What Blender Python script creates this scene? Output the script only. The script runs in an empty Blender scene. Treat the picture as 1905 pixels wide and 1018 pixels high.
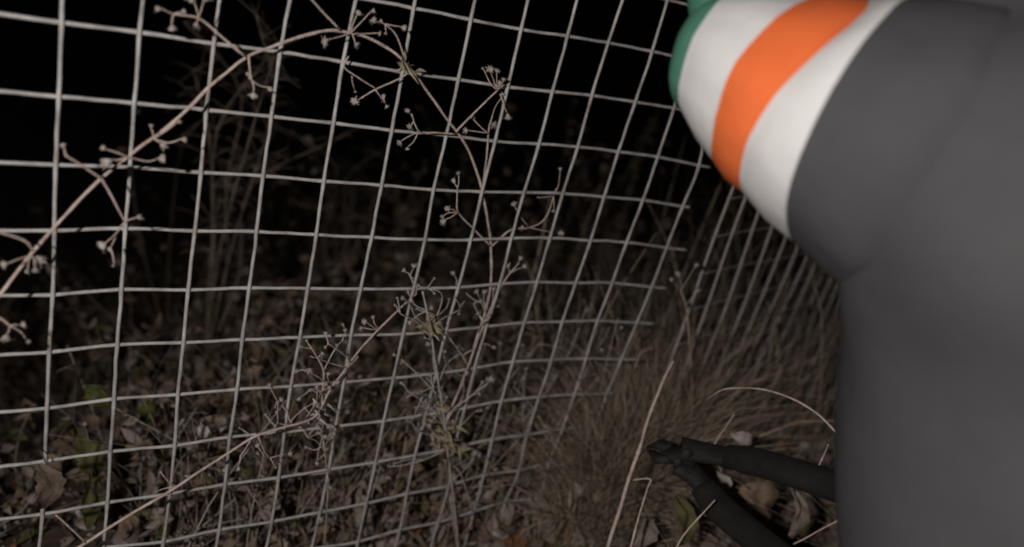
import bpy, bmesh, math, random
import numpy as np
from mathutils import Vector, Matrix, noise

random.seed(7); rng = np.random.default_rng(7)
scene = bpy.context.scene
COL = scene.collection

# ------------------------------------------------------------------ camera
G = 0.60                                              # height of fence row 0 above the ground
CAM = np.array([-0.06939, -0.63052, 0.12668 + G])
RIGHT = np.array([0.825609, -0.510012, 0.241365])
DOWN = np.array([-0.008896, -0.439481, -0.898208])
FWD = np.array([0.564172, 0.739421, -0.367376])
FPX = 1574.6                                          # focal length in photo pixels (1905 wide)
cam_data = bpy.data.cameras.new('camera')
cam = bpy.data.objects.new('camera', cam_data); COL.objects.link(cam)
cam_data.sensor_width = 36.0
cam_data.lens = 36.0 * FPX / 1905.0
cam_data.clip_start = 0.01; cam_data.clip_end = 2000
cam.matrix_world = Matrix((
    (RIGHT[0], -DOWN[0], -FWD[0], CAM[0]),
    (RIGHT[1], -DOWN[1], -FWD[1], CAM[1]),
    (RIGHT[2], -DOWN[2], -FWD[2], CAM[2]), (0, 0, 0, 1)))
cam_data.dof.use_dof = True
cam_data.dof.focus_distance = 0.72
cam_data.dof.aperture_fstop = 2.9
scene.camera = cam

# ------------------------------------------------------------------ night sky, moon, hand torch
world = bpy.data.worlds.new('World'); scene.world = world; world.use_nodes = True
wn = world.node_tree.nodes; wl = world.node_tree.links
sky = wn.new('ShaderNodeTexSky'); sky.sky_type = 'NISHITA'; sky.sun_disc = False
sky.sun_elevation = math.radians(35); sky.sun_rotation = math.radians(200)
wn['Background'].inputs['Strength'].default_value = 0.0006
wl.new(sky.outputs['Color'], wn['Background'].inputs['Color'])
moon_d = bpy.data.lights.new('moon', 'SUN'); moon_d.energy = 0.004; moon_d.angle = math.radians(0.5)
moon = bpy.data.objects.new('moon', moon_d); COL.objects.link(moon)
moon.rotation_euler = (math.radians(55), 0, math.radians(-20))
# the torch that lights the scene, held to the left of the lens
torch_d = bpy.data.lights.new('torch', 'SPOT'); torch_d.energy = 21.5
torch_d.spot_size = math.radians(150); torch_d.spot_blend = 0.8; torch_d.shadow_soft_size = 0.012
torch_d.color = (1.0, 0.955, 0.93)
torch = bpy.data.objects.new('torch', torch_d); COL.objects.link(torch)
tp = CAM - 0.15 * RIGHT - 0.06 * DOWN - 0.17 * FWD
torch.matrix_world = Matrix((
    (RIGHT[0], -DOWN[0], -FWD[0], tp[0]),
    (RIGHT[1], -DOWN[1], -FWD[1], tp[1]),
    (RIGHT[2], -DOWN[2], -FWD[2], tp[2]), (0, 0, 0, 1)))
scene.view_settings.view_transform = 'Standard'; scene.view_settings.look = 'None'
scene.view_settings.exposure = 0.0; scene.view_settings.gamma = 1.0
scene.cycles.use_denoising = True
scene.cycles.max_bounces = 6
scene.cycles.filter_width = 1.8

NODES = {}
NODES[-2]={10:(1240,-1)}
NODES[-1]={5:(768,15),6:(874.5,37),7:(968,55.4),8:(1054,68),9:(1129.6,80),10:(1211.5,96)}
NODES[0]={0:(114,43),1:(259.5,60.5),2:(397,82),3:(520,97),4:(636.5,116),5:(748,134.5),6:(851,148.7),7:(943,162.5),8:(1026,171),9:(1099,178),10:(1180,190),11:(1252,201.6)}
NODES[1]={0:(109,181),1:(249.5,193),2:(383,205),3:(504,218),4:(619,230),5:(727,243),6:(829,252),7:(919,263.6),8:(1001,268.6),9:(1073,273.6),10:(1148.5,282.5),11:(1221.6,292.5),12:(1298.5,307.7)}
NODES[2]={0:(103,308),1:(241,312.7),2:(373,322),3:(488,328),4:(601,338),5:(708,345.5),6:(805,354),7:(895,358),8:(973,359),9:(1045,360.6),10:(1122,367),11:(1194,373),12:(1268,384.5)}
NODES[3]={0:(101,430),1:(233,426),2:(361.6,431),3:(476.5,432.4),4:(587,438),5:(689.5,443),6:(789,447),7:(874,447.5),8:(949.5,444.5),9:(1021,443.7),10:(1097,448),11:(1163.7,451.3),12:(1238,461.4)}
NODES[4]={0:(97,550),1:(225.5,540),2:(349,541),3:(462.5,537),4:(571,538),5:(669.3,539),6:(767.6,538.5),7:(851,536),8:(928,529.6),9:(997,526),10:(1069,527.6),11:(1137,527),12:(1210,534.7)}
NODES[5]={0:(90.7,657),1:(216.7,643),2:(340,639),3:(449.5,633.5),4:(556.4,629),5:(651.7,625.4),6:(748,623),7:(828,616.6),8:(903,609),9:(973.4,601.5),10:(1044,600),11:(1109.5,597.7),12:(1182.6,601.5)}
NODES[6]={0:(87,761.5),1:(211.7,744),2:(330,736),3:(439.7,726),4:(539.5,720),5:(637.8,712.4),6:(729.8,704.8),7:(809,697),8:(881,686.5),9:(952,674.6),10:(1023.8,670.8),11:(1088,668.3),12:(1153.6,670)}
NODES[7]={0:(83,860),1:(205,842),2:(324,830.6),3:(427,815),4:(528,805.4),5:(622.7,794.8),6:(712,784.7),7:(790,773.4),8:(863,761),9:(930.6,747.7),10:(1001,740),11:(1066.7,735),12:(1127,733.8)}
NODES[8]={0:(78,958.6),1:(199,937),2:(315,920.8),3:(417,903),4:(517,890.6),5:(610,875.5),6:(697,861.6),7:(770,849),8:(843,835),9:(914,818.8),10:(978.5,811),11:(1044,800)}
NODES[9]={2:(302.5,1010),3:(405.8,987.7),4:(504,972.6),5:(593.8,955),6:(679.5,938.5),7:(755,921),8:(833,905.7),9:(898,885.6),10:(963.4,876.7),11:(1019,864)}
NODES[10]={6:(664,1010),7:(742,988),8:(813,973.8),9:(879.5,954),10:(938,936)}
# ------------------------------------------------------------------ helpers
def ray(px, py):
    return FWD + RIGHT * ((px - 952.5) / FPX) + DOWN * ((py - 509.0) / FPX)
def at(px, py, y=0.0):                                # point of the plane y = const seen at a photo pixel
    d = ray(px, py); return CAM + d * ((y - CAM[1]) / d[1])
def dep(px, py, d):                                   # point at a given depth along the view axis
    return CAM + ray(px, py) * d

def mat(name, c1, c2, scale=20.0, rough=0.8, bump=0.0, detail=4.0, metallic=0.0, bscale=None, spec=0.3, trans=0.0):
    m = bpy.data.materials.new(name); m.use_nodes = True
    n = m.node_tree.nodes; l = m.node_tree.links
    b = n['Principled BSDF']; b.inputs['Roughness'].default_value = rough
    b.inputs['Metallic'].default_value = metallic; b.inputs['Specular IOR Level'].default_value = spec
    tc = n.new('ShaderNodeTexCoord'); nz = n.new('ShaderNodeTexNoise')
    nz.inputs['Scale'].default_value = scale; nz.inputs['Detail'].default_value = detail
    nz.inputs['Roughness'].default_value = 0.65
    l.new(tc.outputs['Object'], nz.inputs['Vector'])
    r = n.new('ShaderNodeValToRGB'); r.color_ramp.elements[0].position = 0.32; r.color_ramp.elements[1].position = 0.68
    r.color_ramp.elements[0].color = (*c1, 1); r.color_ramp.elements[1].color = (*c2, 1)
    l.new(nz.outputs['Fac'], r.inputs['Fac']); l.new(r.outputs['Color'], b.inputs['Base Color'])
    if bump:
        n2 = n.new('ShaderNodeTexNoise'); n2.inputs['Scale'].default_value = bscale or scale * 3
        n2.inputs['Detail'].default_value = 5
        l.new(tc.outputs['Object'], n2.inputs['Vector'])
        bp = n.new('ShaderNodeBump'); bp.inputs['Strength'].default_value = bump; bp.inputs['Distance'].default_value = 0.004
        l.new(n2.outputs['Fac'], bp.inputs['Height']); l.new(bp.outputs['Normal'], b.inputs['Normal'])
    if trans:
        tr = n.new('ShaderNodeBsdfTranslucent'); mx = n.new('ShaderNodeMixShader'); mx.inputs[0].default_value = trans
        l.new(r.outputs['Color'], tr.inputs['Color'])
        l.new(b.outputs[0], mx.inputs[1]); l.new(tr.outputs[0], mx.inputs[2])
        l.new(mx.outputs[0], n['Material Output'].inputs['Surface'])
    return m

M = dict(
    wire=mat('galvanised_wire', (0.25, 0.225, 0.205), (0.57, 0.545, 0.525), 48, 0.6, 0.35, detail=9, bscale=900, spec=0.4),
    wire_old=mat('weathered_wire', (0.34, 0.30, 0.30), (0.54, 0.49, 0.48), 150, 0.7, 0.3, bscale=700),
    stem=mat('dry_stem', (0.33, 0.235, 0.195), (0.66, 0.54, 0.475), 75, 0.75, 0.5, detail=9, bscale=500),
    stem_grey=mat('grey_dry_stem', (0.34, 0.29, 0.255), (0.58, 0.515, 0.465), 90, 0.8, 0.3, bscale=500),
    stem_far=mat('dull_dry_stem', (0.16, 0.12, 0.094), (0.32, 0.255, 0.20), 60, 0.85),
    seed=mat('seed_head', (0.26, 0.215, 0.19), (0.56, 0.49, 0.445), 300, 0.85, 0.4, bscale=900),
    tan=mat('tan_dry_leaf', (0.27, 0.215, 0.135), (0.46, 0.38, 0.265), 120, 0.8, 0.4, bscale=400, trans=0.2),
    soil=mat('soil', (0.030, 0.021, 0.015), (0.095, 0.067, 0.050), 14, 0.95, 0.7, detail=9, bscale=60),
    l0=mat('leaf_umber', (0.075, 0.052, 0.038), (0.19, 0.14, 0.105), 60, 0.75, 0.4, bscale=300, trans=0.15),
    l1=mat('leaf_brown', (0.15, 0.098, 0.063), (0.33, 0.228, 0.155), 60, 0.75, 0.4, bscale=300, trans=0.15),
    l2=mat('leaf_greybrown', (0.20, 0.158, 0.130), (0.38, 0.31, 0.262), 70, 0.8, 0.4, bscale=300, trans=0.15),
    l3=mat('leaf_olive', (0.075, 0.072, 0.026), (0.15, 0.14, 0.055), 60, 0.7, 0.3, bscale=300, trans=0.2),
    l4=mat('leaf_pale', (0.34, 0.29, 0.25), (0.52, 0.47, 0.42), 80, 0.8, 0.3, bscale=300, trans=0.15),
    l5=mat('leaf_green', (0.045, 0.06, 0.012), (0.13, 0.14, 0.025), 50, 0.55, 0.2, bscale=300, trans=0.2),
    l6=mat('leaf_rust', (0.15, 0.062, 0.028), (0.30, 0.13, 0.062), 60, 0.75, 0.3, bscale=300, trans=0.15),
    straw=mat('straw', (0.30, 0.225, 0.165), (0.54, 0.43, 0.33), 40, 0.8),
    straw_b=mat('brown_straw', (0.19, 0.14, 0.10), (0.36, 0.275, 0.205), 40, 0.85),
    straw_g=mat('grey_green_straw', (0.10, 0.10, 0.07), (0.21, 0.20, 0.155), 40, 0.85),
    grip=mat('black_rubber_grip', (0.011, 0.0095, 0.009), (0.022, 0.019, 0.018), 45, 0.95, 0.5, bscale=500),
    steel=mat('dark_steel', (0.015, 0.013, 0.013), (0.038, 0.034, 0.032), 70, 0.75, 0.4, metallic=0.2, bscale=400),
    skin=mat('skin', (0.42, 0.25, 0.18), (0.50, 0.31, 0.23), 40, 0.55, 0.15, bscale=500),
    hair=mat('dark_hair', (0.02, 0.014, 0.010), (0.045, 0.032, 0.022), 90, 0.6, 0.6, bscale=300),
    grey=mat('grey_jacket_fabric', (0.064, 0.062, 0.065), (0.080, 0.078, 0.081), 9, 0.9, 0.30, bscale=30, spec=0.15),
    white=mat('white_fabric', (0.66, 0.64, 0.62), (0.73, 0.715, 0.70), 18, 0.9, 0.30, bscale=30, spec=0.15),
    orange=mat('orange_fabric', (0.78, 0.150, 0.040), (0.86, 0.180, 0.052), 18, 0.9, 0.30, bscale=30, spec=0.15),
    green=mat('green_fabric', (0.078, 0.225, 0.155), (0.085, 0.25, 0.170), 18, 0.9, 0.30, bscale=30, spec=0.15),
    trouser=mat('grey_trouser_fabric', (0.062, 0.062, 0.066), (0.078, 0.078, 0.082), 14, 0.92, 0.15, bscale=60, spec=0.15),
    boot=mat('dark_boot', (0.02, 0.017, 0.015), (0.045, 0.038, 0.032), 40, 0.6, 0.3, bscale=300),
)

def tag(o, label=None, cat=None, group=None, kind=None):
    if label: o['label'] = label
    if cat: o['category'] = cat
    if group: o['group'] = group
    if kind: o['kind'] = kind
    return o
def empty(name, loc=(0, 0, 0)):
    o = bpy.data.objects.new(name, None); o.empty_display_size = 0.05
    o.location = loc; COL.objects.link(o); return o
def link_mesh(name, me, parent=None):
    o = bpy.data.objects.new(name, me); COL.objects.link(o)
    if parent is not None:
        o.parent = parent
        o.matrix_parent_inverse = Matrix.Translation(-Vector(world_loc(parent)))
    return o
def world_loc(o):
    v = Vector(o.location)
    while o.parent is not None:
        o = o.parent; v = v if o is None else v
    return v

def catmull(pts, sub=5):
    P = [np.array(p, float) for p in pts]
    P = [2 * P[0] - P[1]] + P + [2 * P[-1] - P[-2]]
    out = []
    for i in range(1, len(P) - 2):
        p0, p1, p2, p3 = P[i - 1:i + 3]
        for k in range(sub):
            t = k / sub
            out.append(0.5 * (2 * p1 + (p2 - p0) * t + (2 * p0 - 5 * p1 + 4 * p2 - p3) * t * t + (3 * p1 - p0 - 3 * p2 + p3) * t ** 3))
    out.append(P[-2]); return out

class MB:
    def __init__(s): s.v = []; s.f = []; s.m = []
    def tube(s, pts, rad, sides=6, mi=0, cap=True, ell=1.0, up=None):
        pts = [np.array(p, float) for p in pts]; n = len(pts)
        rad = [rad] * n if np.isscalar(rad) else rad
        T = [pts[min(i + 1, n - 1)] - pts[max(i - 1, 0)] for i in range(n)]
        T = [t / (np.linalg.norm(t) + 1e-12) for t in T]
        a = np.array(up if up is not None else ((0, 0, 1) if abs(T[0][2]) < 0.9 else (1, 0, 0)), float)
        base = len(s.v)
        for i in range(n):
            a = a - T[i] * (a @ T[i]); a /= np.linalg.norm(a) + 1e-12; b = np.cross(T[i], a)
            e = ell if np.isscalar(ell) else ell[i]
            for k in range(sides):
                th = 2 * math.pi * k / sides
                s.v.append(tuple(pts[i] + rad[i] * (math.cos(th) * a * e + math.sin(th) * b)))
        for i in range(n - 1):
            for k in range(sides):
                k2 = (k + 1) % sides
                s.f.append((base + i * sides + k, base + i * sides + k2, base + (i + 1) * sides + k2, base + (i + 1) * sides + k))
                s.m.append(mi if np.isscalar(mi) else mi[i])
        if cap:
            s.f.append(tuple(base + k for k in reversed(range(sides)))); s.m.append(mi if np.isscalar(mi) else mi[0])
            s.f.append(tuple(base + (n - 1) * sides + k for k in range(sides))); s.m.append(mi if np.isscalar(mi) else mi[-1])
        return s
    def strip(s, pts, wid, side, mi=0):               # a flat blade
        base = len(s.v); n = len(pts)
        for p, w in zip(pts, wid):
            s.v.append(tuple(np.array(p) - side * w * 0.5)); s.v.append(tuple(np.array(p) + side * w * 0.5))
        for i in range(n - 1):
            s.f.append((base + 2 * i, base + 2 * i + 1, base + 2 * i + 3, base + 2 * i + 2)); s.m.append(mi)
        return s
    def leaf(s, c, L, W, R, curl=0.3, fold=0.3, mi=0, jag=0.0):
        # an ovate leaf: 2 x 5 quads about a midrib, R a 3x3 frame (length, width, normal)
        base = len(s.v); prof = [0.06, 0.62, 1.0, 0.85, 0.5, 0.03]
        for i, w in enumerate(prof):
            t = i / 5.0; zc = -curl * L * (t - 0.45) ** 2 * 2.0
            for sd in (-1, 0, 1):
                ww = W * 0.5 * w * sd * (1 + jag * random.uniform(-1, 1))
                z = zc + abs(sd) * fold * W * 0.5 * w + jag * 0.15 * L * random.uniform(-1, 1)
                s.v.append(tuple(c + R[0] * (t - 0.5) * L + R[1] * ww + R[2] * z))
        for i in range(5):
            for k in range(2):
                a = base + i * 3 + k; s.f.append((a, a + 1, a + 4, a + 3)); s.m.append(mi)
        return s
    def mesh(s, name, mats, smooth=True):
        me = bpy.data.meshes.new(name); me.from_pydata(s.v, [], s.f)
        for m in mats: me.materials.append(m)
        if len(mats) > 1: me.polygons.foreach_set('material_index', s.m)
        if smooth: me.polygons.foreach_set('use_smooth', [True] * len(me.polygons))
        me.update(); return me
    def build(s, name, mats, parent=None, smooth=True):
        mats = mats if isinstance(mats, (list, tuple)) else [mats]
        return link_mesh(name, s.mesh(name, mats, smooth), parent)

def rframe(tilt=0.6):
    a = random.uniform(0, 2 * math.pi)
    n = np.array([random.gauss(0, tilt), random.gauss(0, tilt), 1.0]); n /= np.linalg.norm(n)
    l = np.array([math.cos(a), math.sin(a), 0.0]); l -= n * (l @ n); l /= np.linalg.norm(l)
    return (l, np.cross(n, l), n)

# ------------------------------------------------------------------ ground
def gz(x, y):
    h = 0.018 * noise.noise(Vector((x * 3.1, y * 3.1, 0.3))) + 0.010 * noise.noise(Vector((x * 9, y * 9, 1.7)))
    t = min(max((x + 0.15) / 0.6, 0.0), 1.0); y0 = 0.06 + 0.46 * t
    t = min(max((y - y0) / (0.65 + 0.95 * t), 0.0), 1.0); h -= 0.80 * t * t * (3 - 2 * t)      # the bank drops away behind the fence
    t = min(max((y - 4.0) / 60.0, 0.0), 1.0); h += 2.0 * t * t
    # the foot of the fence is banked up towards the cut edge
    t = min(max((x - 0.22) / 0.50, 0.0), 1.0)
    h += 0.125 * t * t * (3 - 2 * t) * math.exp(-((y - 0.02) / 0.24) ** 2) * math.exp(-max(x - 1.1, 0.0) ** 2)
    return h
def axis(c, lo, hi):
    a = list(np.arange(c - 1.6, c + 1.6, 0.04)); st = 0.04; v = a[-1]
    while v < hi: st *= 1.22; v += st; a.append(v)
    st = 0.04; v = a[0]
    while v > lo: st *= 1.22; v -= st; a.insert(0, v)
    return a
gx, gy = axis(0.6, -300, 300), axis(0.4, -300, 300)
gv = [(x, y, gz(x, y)) for y in gy for x in gx]; nx = len(gx)
gf = [(j * nx + i, j * nx + i + 1, (j + 1) * nx + i + 1, (j + 1) * nx + i) for j in range(len(gy) - 1) for i in range(nx - 1)]
gme = bpy.data.meshes.new('ground'); gme.from_pydata(gv, [], gf); gme.materials.append(M['soil'])
gme.polygons.foreach_set('use_smooth', [True] * len(gme.polygons))
tag(link_mesh('ground', gme), kind='structure')

# ------------------------------------------------------------------ the wire fence in front
S = 0.05
meas = {}
for r, d in NODES.items():
    for c, uv in d.items():
        g = np.array([c * S, 0.0, G - r * S]); dr = ray(*uv); dr = dr / np.linalg.norm(dr)
        q = CAM + dr * ((g - CAM) @ dr)               # nearest point of that sight line to the flat grid
        q = at(*uv) * 0.5 + q * 0.5
        # keep the point on its sight line
        q = CAM + dr * ((q - CAM) @ dr)
        meas[(r, c)] = q - g
mk = np.array(list(meas.keys()), float); mv = np.array(list(meas.values()))
def node(r, c):
    g = np.array([c * S, 0.0, G - r * S])
    if (r, c) in meas: return g + meas[(r, c)]
    d2 = ((mk - np.array([r, c])) ** 2).sum(1); w = 1 / (d2 ** 1.5); dm = math.sqrt(d2.min())
    wob = np.array([noise.noise(Vector((r * 0.37, c * 0.41, 5))), noise.noise(Vector((r * 0.3, c * 0.35, 9))), noise.noise(Vector((r * 0.37, c * 0.41, 13)))]) * 0.004
    return g + (w[:, None] * mv).sum(0) / w.sum() * math.exp(-dm / 4.0) + wob * min(dm / 4, 1)
def wire_path(pts, off, sub=4, amp=0.0006):
    out = catmull(pts, sub)
    return [p + np.array([0, off, 0]) + amp * np.array([noise.noise(Vector(tuple(p * 90))), 0, noise.noise(Vector(tuple(p * 90 + 7)))]) for p in out]
R0, R1, C0, C1 = -22, 12, -16, 12
fence = tag(empty('wire_fence', (0.6, 0, 0)), 'galvanised square wire mesh fence with cut wire ends along its right edge', 'fence')
WR = 0.00145
for c in range(C0, C1 + 1):
    p = wire_path([node(r, c) for r in range(R0, R1 + 1)], -0.0013)
    MB().tube(p, [WR * (1.16 if i % 4 == 0 else 1) * (1 + 0.14 * noise.noise(Vector(tuple(q * 160)))) for i, q in enumerate(p)], 7).build('vertical_wire', M['wire'], fence)
STUB = {2: .013, 3: .036, 4: .026, 5: .031, 6: .034, 7: .012}
for r in range(R0, R1):
    pts = [node(r, c) for c in range(C0, C1 + 1)]
    e = pts[-1] - pts[-2]; e /= np.linalg.norm(e); e = e * 0.9 + np.array([0.1, 0, 0])
    pts.append(pts[-1] + e * STUB.get(r, 0.012 + 0.02 * ((r * 7) % 5) / 5))
    p = wire_path(pts, 0.0013)
    MB().tube(p, [WR * (1.16 if i % 4 == 0 else 1) * (1 + 0.14 * noise.noise(Vector(tuple(q * 160)))) for i, q in enumerate(p)], 7).build('horizontal_wire', M['wire'], fence)

# ------------------------------------------------------------------ the fence section that runs away behind the cut
f2 = tag(empty('wire_fence', (0.712, 0.015, 0)), 'weathered wire mesh fence running away behind the long dry grass', 'fence')
A2 = np.array([0.705, 0.015, 0.0]); U2 = np.array([math.cos(math.radians(14)), math.sin(math.radians(14)), 0.0])
N2 = np.array([-U2[1], U2[0], 0.0])
def node2(i, k):
    w = 0.010 * noise.noise(Vector((i * 0.25, k * 0.2, 3))); v = 0.006 * noise.noise(Vector((i * 0.5, k * 0.22, 8)))
    return A2 + U2 * (i * S + v) + N2 * w + np.array([0, 0, 0.0 + k * S])
for i in range(0, 36):
    MB().tube(catmull([node2(i, k) for k in range(-1, 34, 2)], 4), 0.0016, 6).build('vertical_wire', M['wire_old'], f2)
for k in range(1, 34):
    p = catmull([node2(i, k) for i in range(-0, 36, 2)], 4)
    MB().tube([q + N2 * 0.0022 for q in p], 0.0007, 5).build('horizontal_wire', M['wire_old'], f2)

# ------------------------------------------------------------------ leaf litter, twigs and undergrowth
LM = [M['l0'], M['l1'], M['l2'], M['l3'], M['l4'], M['l6']]
lit = MB()
for i in range(15000):
    if i < 9000: x, y = random.uniform(-0.7, 1.7), random.uniform(-0.35, 0.95)
    else: x, y = random.uniform(-1.6, 2.6), random.uniform(-0.9, 2.6)
    L = random.uniform(0.011, 0.032) * (1.35 if random.random() < 0.1 else 1)
    mi = random.choices(range(6), (20, 32, 34, 9, 6.0, 3))[0]
    lit.leaf(np.array([x, y, gz(x, y) + abs(random.gauss(0.008, 0.014))]), L, L * random.uniform(0.45, 0.8), rframe(1.0),
             random.uniform(-0.5, 1.0), random.uniform(-0.3, 0.6), mi, 0.12)
for i in range(9000):                                 # crumbs of broken leaf
    x, y = random.uniform(-0.5, 1.3), random.uniform(-0.3, 0.75); L = random.uniform(0.004, 0.011); b = len(lit.v); R = rframe(1.2)
    c = np.array([x, y, gz(x, y) + abs(random.gauss(0.012, 0.014))])
    lit.v += [tuple(c + R[0] * L * random.uniform(.3, .6)), tuple(c + R[1] * L * random.uniform(.2, .5)), tuple(c - R[0] * L * random.uniform(.3, .6) + R[2] * L * .2), tuple(c - R[1] * L * random.uniform(.2, .5))]
    lit.f.append((b, b + 1, b + 2, b + 3)); lit.m.append(random.choices(range(6), (14, 30, 36, 9, 8, 4))[0])
for i in range(5500):
    x, y = random.gauss(0.68, 0.24), random.gauss(-0.11, 0.10)
    L = random.uniform(0.012, 0.036); mi = random.choices(range(6), (10, 32, 36, 9, 9.0, 4))[0]
    lit.leaf(np.array([x, y, gz(x, y) + abs(random.gauss(0.006, 0.016))]), L, L * random.uniform(0.4, 0.8), rframe(1.3),
             random.uniform(-0.5, 1.3), random.uniform(-0.3, 0.7), mi, 0.15)
tag(lit.build('leaf_litter', LM), 'brown and grey fallen leaves covering the ground', 'leaf litter', kind='stuff')

tw = MB()
for i in range(1500):
    x, y = random.uniform(-0.8, 1.9), random.uniform(-0.30, 1.1)
    h = random.uniform(0.03, 0.16) * (1.0 if y < 0.6 else 1.6); a = random.uniform(0, 6.28); le = random.uniform(0.1, 1.4)
    d = np.array([math.cos(a) * le, math.sin(a) * le, 1.0]); d /= np.linalg.norm(d)
    b = np.array([x, y, gz(x, y) - 0.005]); k = np.array([random.gauss(0, .3), random.gauss(0, .3), -0.25]) * h * 0.4
    tw.tube([b, b + d * h * 0.5 - k * 0.3, b + d * h + k], [0.0009, 0.0007, 0.0004], 3, random.choices((0, 1, 2), (3, 5, 4))[0], cap=False)
for i in range(240):
    x, y = random.uniform(0.10, 0.72), random.uniform(0.02, 0.32); h = random.uniform(0.08, 0.27) * (1 - 0.5 * max(y - .1, 0))
    a = random.uniform(0, 6.28); le = random.uniform(0.05, 0.7); d = np.array([math.cos(a) * le, math.sin(a) * le * .6, 1.0]); d /= np.linalg.norm(d)
    b = np.array([x, y, gz(x, y) - 0.005]); k = np.array([random.gauss(0, .4), random.gauss(0, .3), -0.2]) * h * 0.3
    P = catmull([b, b + d * h * .5 - k * .4, b + d * h + k], 3); mi = random.choices((0, 1, 2), (2, 5, 5))[0]
    tw.tube(P, [0.0008 * (1 - .5 * j / len(P)) for j in range(len(P))], 4, mi, cap=False)
    for _ in range(random.randint(0, 3)):
        q = P[random.randint(2, len(P) - 1)]; e = np.array([random.gauss(0, 1), random.gauss(0, .7), random.gauss(.6, .6)]); e /= np.linalg.norm(e); l = random.uniform(.012, .045)
        tw.tube([q, q + e * l * .6, q + e * l + np.array([0, 0, -.003])], [.0005, .0004, .0003], 3, mi, cap=False)
        if random.random() < .6: tw.leaf(q + e * l, .006 * random.uniform(.6, 1.6), .004, rframe(2.0), .5, .5, random.choice((0, 2)), .2)
tag(tw.build('dead_twigs', [M['stem_grey'], M['stem_far'], M['straw_b']]), 'tangle of thin dead twigs and stalks over the leaf litter', 'twigs', kind='stuff')

ug = MB()
def bushlet(x, y, h, n, mis, lsz):
    for s in range(n):
        a = random.uniform(0, 6.28); le = random.uniform(0.05, 0.55)
        d = np.array([math.cos(a) * le, math.sin(a) * le, 1.0]); d /= np.linalg.norm(d)
        b = np.array([x + random.gauss(0, .03), y + random.gauss(0, .03), gz(x, y) - 0.01]); hh = h * random.uniform(0.5, 1.1)
        bend = np.array([random.gauss(0, .12), random.gauss(0, .12), -0.05]) * hh
        P = catmull([b, b + d * hh * 0.4, b + d * hh * 0.75 + bend * 0.4, b + d * hh + bend], 3)
        ug.tube(P, [0.0014 * (1 - 0.6 * t / len(P)) for t in range(len(P))], 4, 0, cap=False)
        for q in P[2:]:
            for _ in range(random.choice((0, 1, 2, 2))):
                L = lsz * random.uniform(0.6, 1.4)
                ug.leaf(q + np.array([random.gauss(0, .008), random.gauss(0, .008), random.gauss(0, .005)]), L, L * random.uniform(0.3, 0.6), rframe(1.6),
                        random.uniform(-.4, 1.2), random.uniform(0, .6), random.choices(range(1, 6), mis)[0], 0.12)
for i in range(150):
    x, y = random.uniform(-0.6, 1.5), random.uniform(0.10, 0.95)
    bushlet(x, y, random.uniform(0.06, 0.20), random.randint(2, 4), (4, 5, 4, 1.5, 0.6), 0.024)
for i in range(130):                                  # taller dim brush farther back
    x, y = random.uniform(-0.8, 2.4), random.uniform(0.7, 2.1)
    bushlet(x, y, random.uniform(0.25, 0.60), random.randint(3, 6), (4, 5, 4, 1.2, 0.3), 0.022)
for i in range(60):                                   # fine dead growth right behind the mesh, low in the middle
    x, y = random.uniform(0.12, 0.66), random.uniform(0.03, 0.28)
    bushlet(x, y, random.uniform(0.08, 0.24), random.randint(2, 3), (2, 5, 4, 2.0, 0.3), 0.016)
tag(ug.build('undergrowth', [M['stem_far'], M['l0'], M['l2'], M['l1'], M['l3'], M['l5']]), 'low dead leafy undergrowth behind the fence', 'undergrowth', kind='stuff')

# ------------------------------------------------------------------ long dry grass
def blades(mb, n, cx, cy, sx, sy, h0, h1, lean, jit, wd, nm, droop=0.5):
    for i in range(n):
        x, y = random.gauss(cx, sx), random.gauss(cy, sy); h = random.uniform(h0, h1)
        d = np.array([lean[0] + random.gauss(0, jit), lean[1] + random.gauss(0, jit), 1.0]); d /= np.linalg.norm(d)
        b = np.array([x, y, gz(x, y) - 0.01]); k = np.array([d[0] * 1.2 + random.gauss(0, .15), d[1] * 1.2 + random.gauss(0, .15), -0.35]) * h * droop * random.uniform(0.1, 1)
        P = [b, b + d * h * 0.38, b + d * h * 0.72 + k * 0.30, b + d * h + k] if random.random() < .8 else [b, b + d * h * .3, b + d * h * .5, b + d * h * .5 + np.array([random.gauss(0, .3), random.gauss(0, .3), -.15]) * h]
        sd = np.array([random.gauss(0, 1), random.gauss(0, 1), 0.1]); sd -= d * (sd @ d); sd /= np.linalg.norm(sd)
        w = wd * random.choice((0.5, 0.7, 0.9, 1.2, 1.9))
        mb.strip(P, [w, w, w * 0.7, w * 0.15], sd, random.choice(range(nm)))
tuft = MB()
blades(tuft, 6500, 0.630, -0.045, 0.036, 0.018, 0.04, 0.24, (0.04, 0.02), 0.36, 0.0009, 5, 0.8)
blades(tuft, 800, 0.71, -0.01, 0.035, 0.016, 0.08, 0.30, (0.07, 0.05), 0.28, 0.0011, 5, 0.7)
tag(tuft.build('grass_tuft', [M['straw'], M['straw_b'], M['l2'], M['straw'], M['l1']]), 'dense brown tuft of fine dry grass at the cut edge of the fence', 'grass', kind='stuff')
lg = MB()
blades(lg, 460, 1.00, 0.04, 0.20, 0.05, 0.08, 0.27, (0.05, 0.05), 0.18, 0.0018, 3, 0.4)
blades(lg, 120, 1.05, -0.03, 0.22, 0.06, 0.05, 0.17, (0.05, 0.0), 0.3, 0.0018, 3, 0.6)
blades(lg, 500, 1.4, 0.2, 0.3, 0.12, 0.15, 0.5, (0.05, 0.05), 0.2, 0.002, 3, 0.4)
tag(lg.build('long_grass', [M['straw_b'], M['straw_g'], M['straw']]), 'long dry grass growing along the far fence section', 'grass', kind='stuff')

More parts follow.
